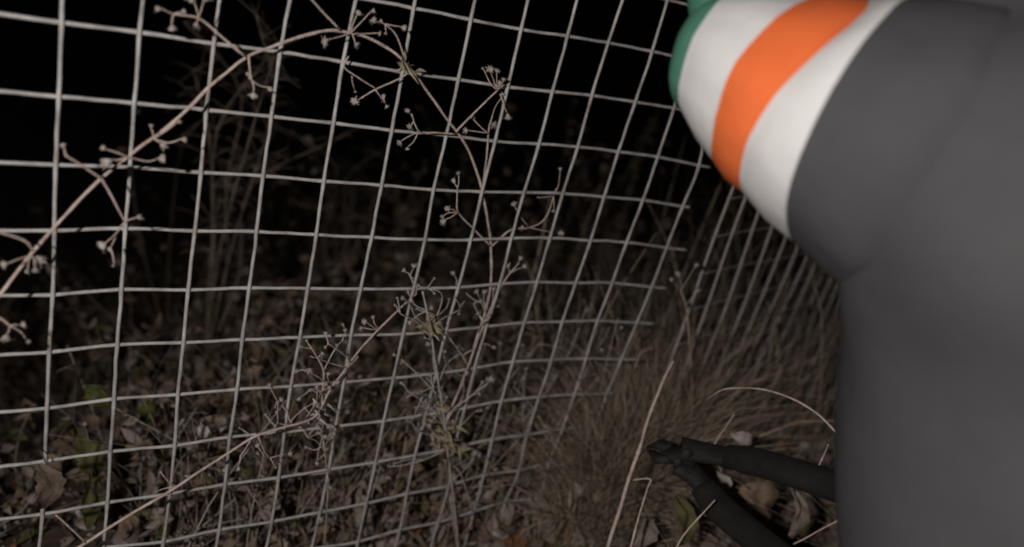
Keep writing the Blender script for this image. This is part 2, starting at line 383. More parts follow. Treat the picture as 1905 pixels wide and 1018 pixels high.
# ------------------------------------------------------------------ dried weeds
def seed_mesh(name, seed, ruff=9):
    r_ = random.Random(seed); mb = MB(); prof = [(0.0005, 0), (0.0013, 0.0010), (0.0022, 0.0026), (0.0027, 0.0044), (0.0020, 0.0052), (0.0006, 0.0047)]
    n = 8
    for j, (r, z) in enumerate(prof):
        for k in range(n):
            t = 6.283 * k / n; q = 1 + r_.uniform(-.42, .42)
            mb.v.append((r * q * math.cos(t), r * q * math.sin(t), z + r_.uniform(-.0004, .0004)))
    for j in range(len(prof) - 1):
        for k in range(n):
            k2 = (k + 1) % n; mb.f.append((j * n + k, j * n + k2, (j + 1) * n + k2, (j + 1) * n + k)); mb.m.append(0)
    mb.f.append(tuple(reversed(range(n)))); mb.f.append(tuple((len(prof) - 1) * n + k for k in range(n))); mb.m += [0, 0]
    for k in range(ruff):                              # withered bracts round the rim
        t = 6.283 * (k + r_.uniform(0, .6)) / ruff; c, s_ = math.cos(t), math.sin(t); l = r_.uniform(.0015, .0046); b = len(mb.v)
        p0 = np.array([c * .0024, s_ * .0024, .0040]); sd = np.array([-s_, c, 0]) * .0006; tip = np.array([c * (.0024 + l * .8), s_ * (.0024 + l * .8), .0040 + l * r_.uniform(-.5, .9)])
        mb.v += [tuple(p0 - sd), tuple(p0 + sd), tuple(tip)]; mb.f.append((b, b + 1, b + 2)); mb.m.append(0)
    return mb.mesh(name, [M['seed']], True)
SEEDS = [seed_mesh('seed_head', k) for k in range(5)]

class Weed:
    def __init__(s, label, base, group=None, stem_mat='stem', cat='dried weed', name='dried_weed'):
        s.root = tag(empty(name, base), label, cat, group); s.mat = M[stem_mat]
    def stem(s, pts, r0, r1, name='stem', sub=5, sides=6, m=None, bumpy=0.12):
        P = catmull(pts, sub); n = len(P)
        P = [q + 0.0005 * np.array([noise.noise(Vector(tuple(q * 60))), noise.noise(Vector(tuple(q * 60 + 3))), noise.noise(Vector(tuple(q * 60 + 5)))]) for q in P]
        R = [(r0 + (r1 - r0) * i / (n - 1)) * (1 + bumpy * noise.noise(Vector(tuple(P[i] * 120)))) for i in range(n)]
        return MB().tube(P, R, sides).build(name, m or s.mat, s.root)
    def px(s, pts, y0, y1=None, r0=0.0012, r1=0.0007, name='branch', **k):
        y1 = y0 if y1 is None else y1; n = len(pts)
        return s.stem([at(p[0], p[1], y0 + (y1 - y0) * i / max(n - 1, 1)) for i, p in enumerate(pts)], r0, r1, name, **k)
    def head(s, h, a, y, ya=None, size=1.0):          # a seed head at pixel h on a stalk that leaves pixel a
        H = at(h[0], h[1], y + random.uniform(-.006, .006)); A = at(a[0], a[1], y if ya is None else ya)
        d = H - A; L = np.linalg.norm(d) + 1e-9; d /= L
        mid = (A + H) / 2 + np.array([random.gauss(0, 1), random.gauss(0, 1), random.gauss(0, 1)]) * L * 0.07
        s.stem([A, mid, H], 0.00060, 0.00045, 'seed_stalk', 3, 4)
        o = link_mesh('seed_head', random.choice(SEEDS), s.root)
        q = Vector(tuple(d + np.array([random.gauss(0, .25), random.gauss(0, .25), random.gauss(0, .25)]))).to_track_quat('Z', 'Y')
        sc = .76 * size * random.choice((random.uniform(0.5, 0.8), random.uniform(0.8, 1.25), random.uniform(0.8, 1.25)))
        o.matrix_parent_inverse = Matrix.Identity(4)
        o.location = Vector(tuple(H)) - s.root.location; o.rotation_mode = 'QUATERNION'; o.rotation_quaternion = q; o.scale = (sc, sc, sc * random.uniform(.6, 1.3))
    def heads(s, a, hs, y, size=1.0):
        for h in hs: s.head(h, a, y, size=size)
    def knot(s, c, y, n, L, spread, m='tan'):         # withered leaves at a node, each its own part
        for i in range(n):
            p = at(c[0] + random.gauss(0, spread), c[1] + random.gauss(0, spread * 1.3), y + random.uniform(-.008, .008))
            l = L * random.uniform(0.6, 1.3)
            MB().leaf(p, l, l * random.uniform(0.18, 0.4), rframe(2.0), random.uniform(0.3, 2.0), random.uniform(.2, 1.0), 0, 0.12).build('withered_leaf', M[m], s.root)

# the tall arching stem that crosses the fence
YA = -0.018
w1 = Weed('tall pale dried weed arching across the fence from centre to left edge', tuple(at(848, 1030, 0.0)[:2]) + (0.0,))
A_px = [(850, 1040), (842, 960), (836, 880), (846, 800), (862, 720), (884, 640), (905, 570), (914, 520), (913, 460), (906, 400), (897, 355), (880, 300), (855, 252), (830, 220), (795, 170), (765, 130), (735, 100), (690, 73), (650, 61), (610, 57), (560, 68), (510, 86), (460, 106), (410, 145), (380, 170), (335, 217), (280, 259), (245, 286), (190, 331), (140, 380), (100, 425), (60, 470), (30, 508), (0, 549), (-50, 620)]
ya = lambda i: (0.006 if i < 10 else 0.006 - (i - 9) * 0.0022)
apts = [at(p[0], p[1], ya(i)) for i, p in enumerate(A_px)]
apts[0] = np.array([apts[0][0], apts[0][1], gz(apts[0][0], apts[0][1]) - 0.01])
w1.stem(apts, 0.0013, 0.00110, 'stem', 5, 7, bumpy=.3)
w1.px([(455, 104), (405, 62), (372, 35), (345, 29), (322, 27)], -.030, -.034, .0009, .0006)
w1.heads((322, 27), [(300, 17), (338, 23), (319, 47)], -.034, 1.1); w1.heads((370, 34), [(362, 6), (378, 3), (366, 42)], -.033, 1.1)
w1.px([(462, 104), (466, 140), (470, 155)], -.030, -.034, .0008, .0006); w1.heads((468, 150), [(471, 173), (497, 162), (462, 142)], -.034, 1.05)
w1.px([(632, 56), (585, 5), (555, -30)], -.018, -.03, .0009, .0007)
w1.px([(752, 108), (738, 68), (716, 44)], -.014, -.02, .0008, .0005)
w1.heads((652, 62), [(612, 74), (690, 22), (664, 28)], -.02, 1.05); w1.heads((655, 64), [(660, 80), (704, 62)], -.02, 1.1); w1.heads((716, 44), [(700, 40), (712, 42), (718, 60), (746, 50)], -.02, 1.05)
w1.px([(648, 105), (640, 125), (668, 145), (698, 165)], -.012, -.016, .0006, .0005); w1.heads((698, 167), [(708, 180), (718, 195)], -.016, 1.1)
w1.px([(762, 135), (740, 148), (700, 166), (672, 182)], -.012, -.016, .0008, .0006); w1.heads((672, 182), [(663, 188)], -.016, 1.3); w1.heads((655, 142), [(660, 168)], -.016, .8)
w1.knot((762, 122), -.014, 5, 0.016, 7)
w1.px([(847, 246), (880, 212), (915, 178), (938, 158)], -.010, -.012, .0010, .0006)
w1.heads((925, 168), [(900, 130), (912, 132), (924, 136), (936, 152), (928, 160)], -.013, 1.05); w1.heads((930, 175), [(944, 212)], -.012, 1.0)
w1.px([(846, 250), (810, 247), (780, 245), (765, 212)], -.010, -.014, .0009, .0006); w1.heads((770, 225), [(758, 208), (766, 233)], -.014, 1.05); w1.heads((778, 246), [(746, 263), (758, 274)], -.014, 1.05)
w1.px([(898, 352), (905, 295), (910, 240), (914, 224)], .004, -.006, .0011, .0007); w1.heads((908, 248), [(870, 243), (882, 224)], -.006, 1.0); w1.heads((913, 230), [(934, 180), (916, 232)], -.006, 1.0)
w1.px([(912, 458), (880, 425), (853, 396), (850, 372), (851, 345)], .004, -.002, .0010, .0006); w1.heads((851, 350), [(853, 326), (846, 342)], -.002, 1.1); w1.heads((852, 396), [(825, 402), (834, 390), (830, 408)], -.002, 1.0)
w1.px([(915, 458), (950, 428), (985, 424), (1015, 405), (1035, 350)], .006, .012, .0010, .0006); w1.heads((985, 424), [(975, 424), (957, 384), (1038, 434)], .010, 1.05); w1.heads((1030, 365), [(1042, 318), (1002, 368), (1030, 390)], .012, .95)
w1.px([(190, 333), (214, 378), (234, 415)], -.052, -.056, .0008, .0006); w1.heads((232, 412), [(253, 405), (196, 452), (206, 460)], -.056, 1.2)
w1.px([(190, 333), (152, 308), (122, 290)], -.052, -.058, .0008, .0006); w1.heads((122, 290), [(118, 274)], -.058, 1.3); w1.head((212, 492), (205, 462), -.056, size=.8)
w1.heads((236, 292), [(197, 278), (209, 297), (294, 295)], -.050, 1.3); w1.heads((285, 258), [(281, 238), (330, 228), (299, 268), (336, 259)], -.046, 1.05)
w1.px([(62, 466), (45, 448), (0, 432), (-40, 420)], -.062, -.07, .0008, .0006); w1.heads((58, 476), [(14, 490), (52, 503), (66, 499), (67, 478)], -.064, 1.25)
w1.px([(-30, 580), (0, 592), (18, 606)], -.062, -.066, .0007, .0006); w1.heads((18, 606), [(38, 605), (12, 622), (50, 634)], -.066, 1.1)

# the stem that rises from the lower left corner
w2 = Weed('pale dried weed slanting up across the fence from the lower left corner', tuple(at(60, 1110, -0.05)[:2]) + (0.0,))
B_px = [(150, 1016), (235, 962), (320, 911), (395, 862), (470, 815), (530, 795), (572, 782), (592, 768), (612, 730), (640, 690), (670, 650), (705, 612), (740, 578), (775, 545)]
bpts = [at(p[0], p[1], -0.045 + 0.0035 * i) for i, p in enumerate(B_px)]
b0 = bpts[0] + (bpts[0] - bpts[2]) * 0.9; b1 = b0 + (bpts[0] - bpts[2]) * 0.6; b1[2] = gz(b1[0], b1[1]) - 0.01
w2.stem([b1, b0] + bpts, 0.0013, 0.0009, 'stem', 5, 7)
w2.px([(160, 1010), (132, 984), (103, 958)], -.045, -.05, .0008, .0006)
w2.px([(775, 545), (768, 525), (762, 512)], 0, 0, .0008, .0006); w2.heads((763, 514), [(754, 506), (769, 500), (776, 528)], 0, 1.0)
w2.px([(472, 814), (458, 804), (444, 796)], -.03, -.032, .0006, .0005); w2.px([(468, 818), (456, 836), (446, 850)], -.03, -.034, .0006, .0005); w2.heads((447, 850), [(443, 868)], -.034, .9)
w2.px([(480, 812), (492, 840), (505, 855)], -.028, -.026, .0007, .0005); w2.heads((503, 852), [(536, 846), (480, 832), (512, 868)], -.026, 1.0)
w2.px([(598, 768), (600, 725), (602, 690), (590, 665), (578, 645)], -.018, -.014, .0009, .0006); w2.px([(602, 690), (620, 655), (638, 632)], -.014, -.012, .0007, .0005); w2.heads((580, 648), [(562, 646), (572, 636)], -.014, .9); w2.heads((636, 634), [(642, 618), (630, 640)], -.012, .9)
w2.heads((705, 612), [(682, 600), (695, 592), (676, 610)], -.006, 1.0)
w2.knot((600, 765), -.018, 4, .014, 8, 'stem_grey')
w2.px([(594, 770), (598, 800), (606, 850), (610, 900), (607, 960), (603, 1020)], -.018, .01, .0009, .0007); w2.px([(608, 885), (598, 940), (585, 1018)], .0, .01, .0008, .0006); w2.px([(600, 812), (592, 840), (590, 860)], -.014, -.012, .0005, .0005)
w2.heads((598, 832), [(572, 833)], -.014, .9); w2.heads((605, 845), [(608, 838), (592, 860), (612, 905)], -.01, .9)
w2.heads((330, 905), [(300, 880), (290, 915)], -.035, .85)

# the branching weed in the middle
w3 = Weed('bushy tan dried weed with withered leaf knots low in the middle of the fence', tuple(at(850, 1030, 0.02)[:2]) + (0.0,), stem_mat='stem_grey')
C_px = [(858, 1045), (848, 970), (840, 900), (832, 835), (828, 795), (820, 740), (812, 690), (803, 630), (793, 575), (786, 542)]
cpts = [at(p[0], p[1], -0.012) for p in C_px]; cpts[0][2] = gz(cpts[0][0], cpts[0][1]) - 0.01
w3.stem(cpts, 0.0013, 0.0009, 'stem', 5, 7)
w3.px([(828, 790), (845, 760), (870, 742), (908, 712)], -.012, -.02, .0009, .0006); w3.heads((880, 735), [(896, 714), (888, 733)], -.02, 1.1); w3.heads((900, 718), [(912, 708)], -.02, 1.3)
w3.px([(828, 785), (850, 735), (868, 690), (890, 630), (912, 575), (940, 520), (966, 490)], -.012, .004, .0012, .0006, m=M['stem'])
w3.heads((950, 508), [(946, 496), (966, 486), (972, 498)], .004, 1.1); w3.heads((905, 590), [(888, 545), (918, 542), (900, 548)], .0, 1.15); w3.heads((900, 640), [(915, 645)], .0, 1.0)
w3.px([(822, 745), (800, 720), (770, 690), (745, 668)], -.006, .006, .0007, .0005); w3.heads((750, 672), [(736, 662), (742, 680)], .006, .9)
w3.px([(845, 640), (830, 620), (818, 602)], -.004, .0, .0006, .0005); w3.px([(872, 684), (855, 655), (838, 632)], -.006, -.006, .0006, .0005)
w3.heads((790, 580), [(778, 576), (766, 597), (800, 575), (810, 590)], -.012, 1.1)
w3.knot((803, 607), -.012, 6, .022, 7); w3.knot((832, 812), -.012, 9, .020, 12); w3.knot((818, 770), -.012, 3, .020, 9); w3.knot((850, 830), -.01, 4, .018, 12)
w3.px([(838, 830), (870, 832), (900, 848), (906, 856)], -.012, -.01, .0007, .0005); w3.px([(836, 860), (856, 880), (870, 920), (880, 960)], -.01, -.008, .0008, .0006)
w3.heads((836, 830), [(792, 790), (806, 828), (858, 834)], -.012, 1.0); w3.heads((790, 855), [(735, 862), (724, 868)], -.006, 1.2); w3.px([(830, 838), (790, 855), (760, 862)], -.01, -.006, .0006, .0005)

def sprigs(w, line, n, y, l0, l1, seed):
    random.seed(seed)
    for i in range(n):
        k = random.uniform(0, len(line) - 1.001); a_, b_ = line[int(k)], line[int(k) + 1]; f = k - int(k)
        p = (a_[0] * (1 - f) + b_[0] * f, a_[1] * (1 - f) + b_[1] * f)
        an = random.gauss(-1.57, 0.95); L = random.uniform(l0, l1); q = (p[0] + math.cos(an) * L, p[1] + math.sin(an) * L)
        m_ = ((p[0] + q[0]) / 2 + random.gauss(0, L * .10), (p[1] + q[1]) / 2 + random.gauss(0, L * .10)); yy = y + random.uniform(-.02, .03)
        w.px([p, m_, q], y, yy, .0006, .0004, sides=5)
        for _ in range(random.randint(1, 3)):
            w.head((q[0] + random.gauss(0, 11), q[1] + random.gauss(-6, 10)), q, yy, size=random.uniform(.6, .95))
sprigs(w3, C_px[2:9], 24, -.010, 25, 90, 31)
sprigs(w3, [(846, 800), (862, 720), (884, 640), (905, 570), (914, 520)], 9, .004, 20, 70, 32)
sprigs(w2, [(470, 815), (530, 795), (592, 768), (612, 730), (640, 690), (670, 650)], 13, -.014, 20, 70, 33)
sprigs(w2, [(598, 800), (606, 850), (610, 900), (607, 960)], 5, -.005, 20, 60, 34)
random.seed(12)
w3.knot((832, 806), -.014, 12, .012, 15); w3.knot((805, 602), -.014, 7, .011, 10); w3.knot((838, 850), -.012, 7, .012, 14)
w2.knot((592, 770), -.018, 6, .010, 12, 'stem_grey')
# a thin weed leaning at the cut edge and one in the gap on the right
w4 = Weed('thin grey dried weed just behind the right part of the mesh', tuple(at(985, 900, 0.10)[:2]) + (0.0,), stem_mat='stem_grey')
d0 = at(985, 900, 0.10); d0[2] = gz(d0[0], d0[1])
w4.stem([d0] + [at(*p, 0.06) for p in ((975, 800), (975, 730), (968, 690))], .001, .0007)
w4.heads((975, 720), [(968, 706), (962, 715), (978, 690)], .06, 1.0); w4.heads((975, 760), [(965, 772), (990, 745)], .06, .9)
w4.px([(975, 780), (1010, 740), (1040, 690), (1066, 640), (1092, 570)], .06, .07, .0007, .0006); w4.heads((1090, 580), [(1100, 565), (1086, 560)], .07, 1.0)
w5 = Weed('small brown dried weed with a curled head above the grass tuft', tuple(at(1290, 900, -0.02)[:2]) + (0.0,), stem_mat='straw')
e0 = at(1290, 900, -0.02); e0[2] = gz(e0[0], e0[1])
w5.stem([e0] + [at(*p, -0.02) for p in ((1290, 760), (1283, 640), (1276, 570), (1266, 540))], .0018, .0011)
w5.heads((1266, 542), [(1251, 520), (1262, 512), (1292, 498)], -.02, 1.7); w5.heads((1275, 570), [(1296, 545)], -.02, 1.3)
w5.px([(1180, 690), (1188, 665), (1200, 650), (1218, 648)], -.02, -.02, .0008, .0006)

# pale stalks in front
def stalk(label, px, d0, d1, r0, r1, name='dry_stalk', m='stem', cat='stalk', sides=7, group=None):
    n = len(px); P = [dep(p[0], p[1], d0 + (d1 - d0) * i / (n - 1)) for i, p in enumerate(px)]
    Q = catmull(P, 6); N = len(Q); Q = [q + .0011 * np.array([noise.noise(Vector(tuple(q * 38))), noise.noise(Vector(tuple(q * 38 + 4))), noise.noise(Vector(tuple(q * 38 + 8)))]) for q in Q]
    o = MB().tube(Q, [(r0 + (r1 - r0) * i / (N - 1)) * (1.35 if i % 19 == 7 else 1) * (1 + .25 * noise.noise(Vector(tuple(Q[i] * 130)))) for i in range(N)], sides).build(name, M[m])
    return tag(o, label, cat, group)
stalk('thick pale dry stalk standing in front of the brown grass tuft', [(1252, 672), (1238, 700), (1222, 738), (1206, 780), (1192, 825), (1176, 872), (1158, 930), (1134, 1008), (1110, 1085), (1085, 1170)], .84, .80, .0013, .0022)
stalk('short thin stalk beside the thick pale stalk', [(1178, 893), (1210, 892), (1206, 908), (1196, 938), (1184, 975), (1174, 1020), (1160, 1080)], .82, .79, .0007, .0011)
stalk('curved pale grass stem arching over the dark cutter handles', [(1318, 742), (1332, 732), (1352, 724), (1390, 722), (1430, 726), (1466, 738), (1500, 755), (1530, 778), (1560, 810)], .82, .74, .0006, .0010)
stalk('straw poking up below the lower cutter handle', [(1330, 930), (1300, 962), (1277, 990), (1255, 1025), (1230, 1070)], .74, .76, .0006, .0010)
stalk('short straw leaning above the upper cutter handle', [(1366, 770), (1350, 795), (1338, 812), (1322, 838)], .86, .88, .0007, .0011)
stalk('short straw beside the grey trouser leg', [(1541, 826), (1530, 850), (1517, 876), (1500, 905)], .78, .80, .0006, .0010)
stalk('straw lying at the foot of the grey trouser leg', [(1570, 962), (1535, 982), (1500, 1000), (1455, 1022)], .76, .78, .0009, .0006)

# dim weeds far behind the mesh
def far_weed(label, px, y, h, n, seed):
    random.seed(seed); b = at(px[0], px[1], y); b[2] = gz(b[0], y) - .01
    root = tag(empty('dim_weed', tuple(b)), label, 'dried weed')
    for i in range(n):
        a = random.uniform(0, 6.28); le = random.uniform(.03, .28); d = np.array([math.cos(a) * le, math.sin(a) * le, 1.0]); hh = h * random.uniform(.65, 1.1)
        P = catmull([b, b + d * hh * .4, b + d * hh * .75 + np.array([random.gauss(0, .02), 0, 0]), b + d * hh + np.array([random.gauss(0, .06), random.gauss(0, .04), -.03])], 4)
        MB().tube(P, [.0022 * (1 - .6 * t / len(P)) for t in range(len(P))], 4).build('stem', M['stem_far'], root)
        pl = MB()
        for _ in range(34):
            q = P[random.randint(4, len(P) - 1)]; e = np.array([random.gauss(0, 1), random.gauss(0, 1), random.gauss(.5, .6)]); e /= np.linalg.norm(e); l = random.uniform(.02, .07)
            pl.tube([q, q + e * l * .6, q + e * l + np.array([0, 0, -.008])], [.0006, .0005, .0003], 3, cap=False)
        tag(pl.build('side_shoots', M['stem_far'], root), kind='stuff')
far_weed('dim feathery dead weed standing in the dark behind the upper left mesh', (390, 600), .62, .62, 7, 3)
far_weed('dim dead weed standing in the dark behind the left edge', (60, 600), 1.0, .50, 5, 5)
far_weed('dim dead weed in the dark behind the middle of the mesh', (620, 560), .95, .42, 5, 6)
far_weed('dim low dead weed in the dark left of the brown grass', (1080, 640), .75, .22, 4, 8)
random.seed(21)

# ------------------------------------------------------------------ single leaves that stand out
def one_leaf(label, px, y, L, W, ang, m, tilt=(0, -0.8, 0.6), curl=0.5, fold=0.3, depth=None, name='fallen_leaf'):
    c = at(px[0], px[1], y) if depth is None else dep(px[0], px[1], depth)
    n = np.array(tilt, float); n /= np.linalg.norm(n)
    l = RIGHT * math.cos(ang) + DOWN * math.sin(ang); l -= n * (l @ n); l /= np.linalg.norm(l)
    w_ = np.cross(n, l); mb = MB(); sx_ = random.uniform(0, 50); nu, nv = 14, 8
    for i in range(nu + 1):
        t = i / nu; wd = W * .5 * (math.sin(math.pi * min(t * .92 + .04, 1)) ** .75) * (1 + .22 * noise.noise(Vector((t * 9, sx_, 0))))
        for j in range(nv + 1):
            s_ = j / nv * 2 - 1; ed = 1 + (.20 * noise.noise(Vector((t * 13, sx_ + 9 * (1 if s_ > 0 else -1), 2))) if abs(s_) > .9 else 0)
            z = -curl * L * (t - .45) ** 2 * 2 + fold * abs(s_) * wd + .13 * L * noise.noise(Vector((t * 3, s_ * 1.6, sx_))) + .05 * L * noise.noise(Vector((t * 8, s_ * 4, sx_)))
            mb.v.append(tuple(c + l * (t - .5) * L + w_ * wd * s_ * ed + n * z))
    for i in range(nu):
        for j in range(nv):
            k = i * (nv + 1) + j; mb.f.append((k, k + 1, k + nv + 2, k + nv + 1)); mb.m.append(0)
    b = c - l * L * .47; mb.tube([b, b - l * L * .2 - n * .002, b - l * L * .35 - n * .006], [.0008, .0006, .0005], 4)
    return tag(mb.build(name, M[m]), label, 'leaf')
one_leaf('large tan dead leaf on the lower left mesh', (92, 905), -.03, .036, .022, 1.45, 'l0', tilt=(.35, -.7, .5), curl=.9)
one_leaf('dark olive leaf right of the large tan leaf', (165, 850), .14, .045, .024, 1.2, 'l3')
one_leaf('narrow grey green leaf hanging under the olive leaf', (168, 945), .10, .042, .016, 1.6, 'l3')
one_leaf('yellow green leaf behind the second mesh column', (180, 738), .22, .030, .018, .7, 'l5')
one_leaf('bright olive green leaf behind the third mesh column', (275, 765), .22, .026, .020, 1.9, 'l5')
one_leaf('small pale leaf between the lower left wires', (378, 803), .08, .014, .012, 1.4, 'l4')
one_leaf('rounded brown leaf behind the middle of the mesh', (755, 825), .10, .032, .022, 2.0, 'l1')
one_leaf('grey curled leaf hanging low on the mesh', (672, 950), .01, .034, .020, 1.7, 'l2')
one_leaf('tan rounded leaf low behind the mesh beside the weed', (925, 910), .03, .032, .020, 1.0, 'tan')
one_leaf('upright pale leaf at the foot of the thick stalk', (1075, 915), -.06, .018, .012, 1.5, 'l4')
one_leaf('second pale leaf beside the foot of the thick stalk', (1111, 920), -.06, .020, .013, 1.7, 'l4')
one_leaf('orange brown leaf at the bottom edge under the mesh', (975, 1008), -.04, .045, .026, .1, 'l6')
one_leaf('whitish leaf between the cutter handles', (1345, 900), 0, .026, .020, 1.6, 'l4', depth=.90)
one_leaf('large curled amber leaf between the cutter handles', (1425, 935), 0, .060, .040, .5, 'l1', depth=.93)
one_leaf('pale green leaf under the lower cutter handle', (1278, 970), 0, .050, .024, 1.5, 'l3', depth=.86)
one_leaf('rounded grey brown leaf at the bottom edge beside the straw', (1203, 990), 0, .036, .026, 2.2, 'l2', depth=.88)
one_leaf('grey leaf near the trouser leg', (1487, 960), 0, .055, .024, 1.9, 'l2', depth=.86)
one_leaf('pale leaf above the upper cutter handle', (1388, 822), 0, .035, .020, .4, 'l4', depth=.93)

# ------------------------------------------------------------------ bolt cutters
bc = tag(empty('bolt_cutters', tuple(dep(1300, 850, .80))), 'dark bolt cutters with two long black handles beside the grass tuft', 'bolt cutters')
J = dep(1292, 842, .80)
h1 = [dep(1325, 845, .795), dep(1400, 858, .775), dep(1490, 884, .75), dep(1600, 922, .715), dep(1760, 975, .67)]
h2 = [dep(1295, 888, .795), dep(1335, 940, .775), dep(1390, 988, .75), dep(1450, 1036, .725), dep(1540, 1105, .69)]
def handle(P, name):
    Q = catmull(P, 5); N = len(Q)
    o = MB().tube(Q, [.0165 - .0035 * min(i / 8, 1) for i in range(N)], 12, ell=.55, up=(0, 0, 1)).build(name, M['steel'], bc)
    g = Q[7:]
    MB().tube(g, [.0150 if i in (0, 1) else .0168 for i in range(len(g))], 14, ell=.72, up=(0, 0, 1)).build('rubber_grip', M['grip'], o)
handle([dep(1268, 834, .80)] + h1, 'handle'); handle([dep(1262, 862, .80)] + h2, 'handle')
MB().tube([dep(1240, 838, .812), dep(1266, 846, .802), dep(1292, 858, .80)], [.010, .019, .012], 10, ell=.35).build('pivot_plate', M['steel'], bc)
MB().tube([dep(1248, 834, .81), dep(1228, 826, .82), dep(1206, 832, .832)], [.010, .009, .003], 8, ell=.5).build('jaw', M['steel'], bc)
MB().tube([dep(1248, 854, .81), dep(1228, 854, .82), dep(1207, 838, .832)], [.010, .009, .003], 8, ell=.5).build('jaw', M['steel'], bc)
for p in ((1280, 844), (1262, 860)):
    a = dep(p[0], p[1], .784); MB().tube([a + FWD * .003, a - FWD * .001], .0045, 8).build('bolt', M['steel'], bc)
# ------------------------------------------------------------------ the kneeling person on the right
def V3(*a): return np.array(a, float)
UPZ = V3(0, 0, 1)
# upper arm: rings taken from the photo's band edges
KS = 0.49
def ringc(c): return CAM + KS * (V3(*c) - V3(-0.06939, -0.63052, 0.68668))
RC = [ringc(c) for c in ((.866, .0033, .5712), (.8467, .052, .5774), (.8204, .1182, .5859), (.7906, .1936, .5955))]
RR = [.1787 * KS, .1593 * KS, .1327 * KS, .0895 * KS]
DA = RC[3] - RC[0]; DA /= np.linalg.norm(DA)           # shoulder -> elbow
shoulder = RC[0] - DA * 0.17 + V3(.05, -.02, -.02)
elbow = RC[3] + DA * 0.0
wrist = V3(0.46, -0.075, elbow[2] + 0.27)
hip = V3(0.555, -0.655, 0.30)
chest = V3(0.525, -0.465, 0.57)
neck = V3(0.60, -0.36, 0.82)

def skin_mesh(name, verts, edges, radii, sub=2, root=0):
    me = bpy.data.meshes.new(name + '_cage'); me.from_pydata([tuple(v) for v in verts], edges, [])
    o = bpy.data.objects.new(name + '_cage', me); COL.objects.link(o)
    md = o.modifiers.new('skin', 'SKIN'); md.use_smooth_shade = True
    o.modifiers.new('sub', 'SUBSURF').levels = sub
    for i, r in enumerate(radii):
        sv = me.skin_vertices[0].data[i]; sv.radius = (r, r) if np.isscalar(r) else r; sv.use_root = (i == root)
    dg = bpy.context.evaluated_depsgraph_get(); dg.update()
    out = bpy.data.meshes.new_from_object(o.evaluated_get(dg)); out.name = name
    bpy.data.objects.remove(o); bpy.data.meshes.remove(me)
    out.polygons.foreach_set('use_smooth', [True] * len(out.polygons))
    return out

# body: one continuous skin from pelvis to head, hands and feet
bv = []; be = []; br = []
def bvx(p, r, frm=None):
    bv.append(V3(*p)); br.append(r)
    if frm is not None: be.append((frm, len(bv) - 1))
    return len(bv) - 1
pel = bvx(hip, .13); wa = bvx(hip * .5 + chest * .5, .12, pel); ch = bvx(chest, .13, wa); ub = bvx(chest * .35 + neck * .65, .10, ch)
nk = bvx(neck, .055, ub); hd = neck + V3(-.03, .07, .10)
h1v = bvx(neck + V3(-.012, .03, .05), .055, nk); h2v = bvx(hd, .085, h1v); h3v = bvx(hd + V3(-.01, .03, .075), .072, h2v)
rsh = chest + V3(.19, .04, .12); lsh = RC[0] - DA * 0.13 + V3(.02, 0, -.01)
rel = rsh + V3(.03, .10, -.24); grip_r = h1[4]; rwr = grip_r + V3(.03, -.05, .06)
a1 = bvx(lsh, .065, ub); a2 = bvx(elbow - DA * .03, .024, a1); a3 = bvx(elbow * .3 + wrist * .7, .022, a2); a4 = bvx(wrist, .021, a3)
c1 = bvx(rsh, .065, ub); c2 = bvx(rel, .04, c1); c3 = bvx(rel * .3 + rwr * .7, .033, c2); c4 = bvx(rwr, .025, c3)
def hand(w, at_, target_dir, spread, idx):
    d = V3(*target_dir); d /= np.linalg.norm(d); sp = V3(*spread); sp -= d * (sp @ d); sp /= np.linalg.norm(sp); nrm = np.cross(d, sp)
    pm = bvx(at_ + d * .045, (.030, .016), idx)
    for k, ln in enumerate((.062, .072, .068, .052)):
        o = (k - 1.5) * .020; p0 = at_ + d * .085 + sp * o
        q0 = bvx(p0, .0088, pm); q1 = bvx(p0 + d * ln * .40 + nrm * .010, .0085, q0); q2 = bvx(p0 + d * ln * .50 + nrm * .036, .0080, q1); bvx(p0 + d * ln * .25 + nrm * .050, .0072, q2)
    t0 = bvx(at_ + d * .040 - sp * .038 + nrm * .006, .0105, pm); t1 = bvx(at_ + d * .065 - sp * .052 + nrm * .022, .0095, t0); bvx(at_ + d * .085 - sp * .045 + nrm * .042, .0085, t1)
hand(a4, wrist, (0.0, .35, .9), (1, 0, 0), a4)
hand(c4, rwr, grip_r - rwr, h1[4] - h1[3], c4)
lk_ = V3(.44, -.34, .085); rk_ = V3(.78, -.42, .085)
lf = V3(.50, -.80, .06); rf = V3(.80, -.86, .06)
l1v = bvx(hip + V3(-.09, .04, -.03), .105, pel); l2v = bvx(lk_, .062, l1v); l3v = bvx(lk_ * .5 + lf * .5 + V3(0, 0, .03), .055, l2v); l4v = bvx(lf, .04, l3v); bvx(lf + V3(0, -.10, -.02), .03, l4v)
r1v = bvx(hip + V3(.09, .04, -.03), .105, pel); r2v = bvx(rk_, .062, r1v); r3v = bvx(rk_ * .5 + rf * .5 + V3(0, 0, .03), .055, r2v); r4v = bvx(rf, .04, r3v); bvx(rf + V3(0, -.10, -.02), .03, r4v)
bme = skin_mesh('person', bv, be, br, 2); bme.materials.append(M['skin'])
person = tag(link_mesh('person', bme), 'person kneeling in a dark grey jacket with green, white and orange banded sleeve', 'person')

def folds(me, amp, sc, seed=0.0):
    for v in me.vertices:
        k = noise.noise(Vector(v.co) * sc + Vector((seed, 0, 0))) + .5 * noise.noise(Vector(v.co) * sc * 2.3 + Vector((0, seed, 0)))
        v.co += v.normal * amp * k
    me.update()
def cloth(name, me, parent, m, amp=.004, sc=9, seed=0.):
    for x in (m if isinstance(m, list) else [m]): me.materials.append(x)
    folds(me, amp, sc, seed); return link_mesh(name, me, parent)

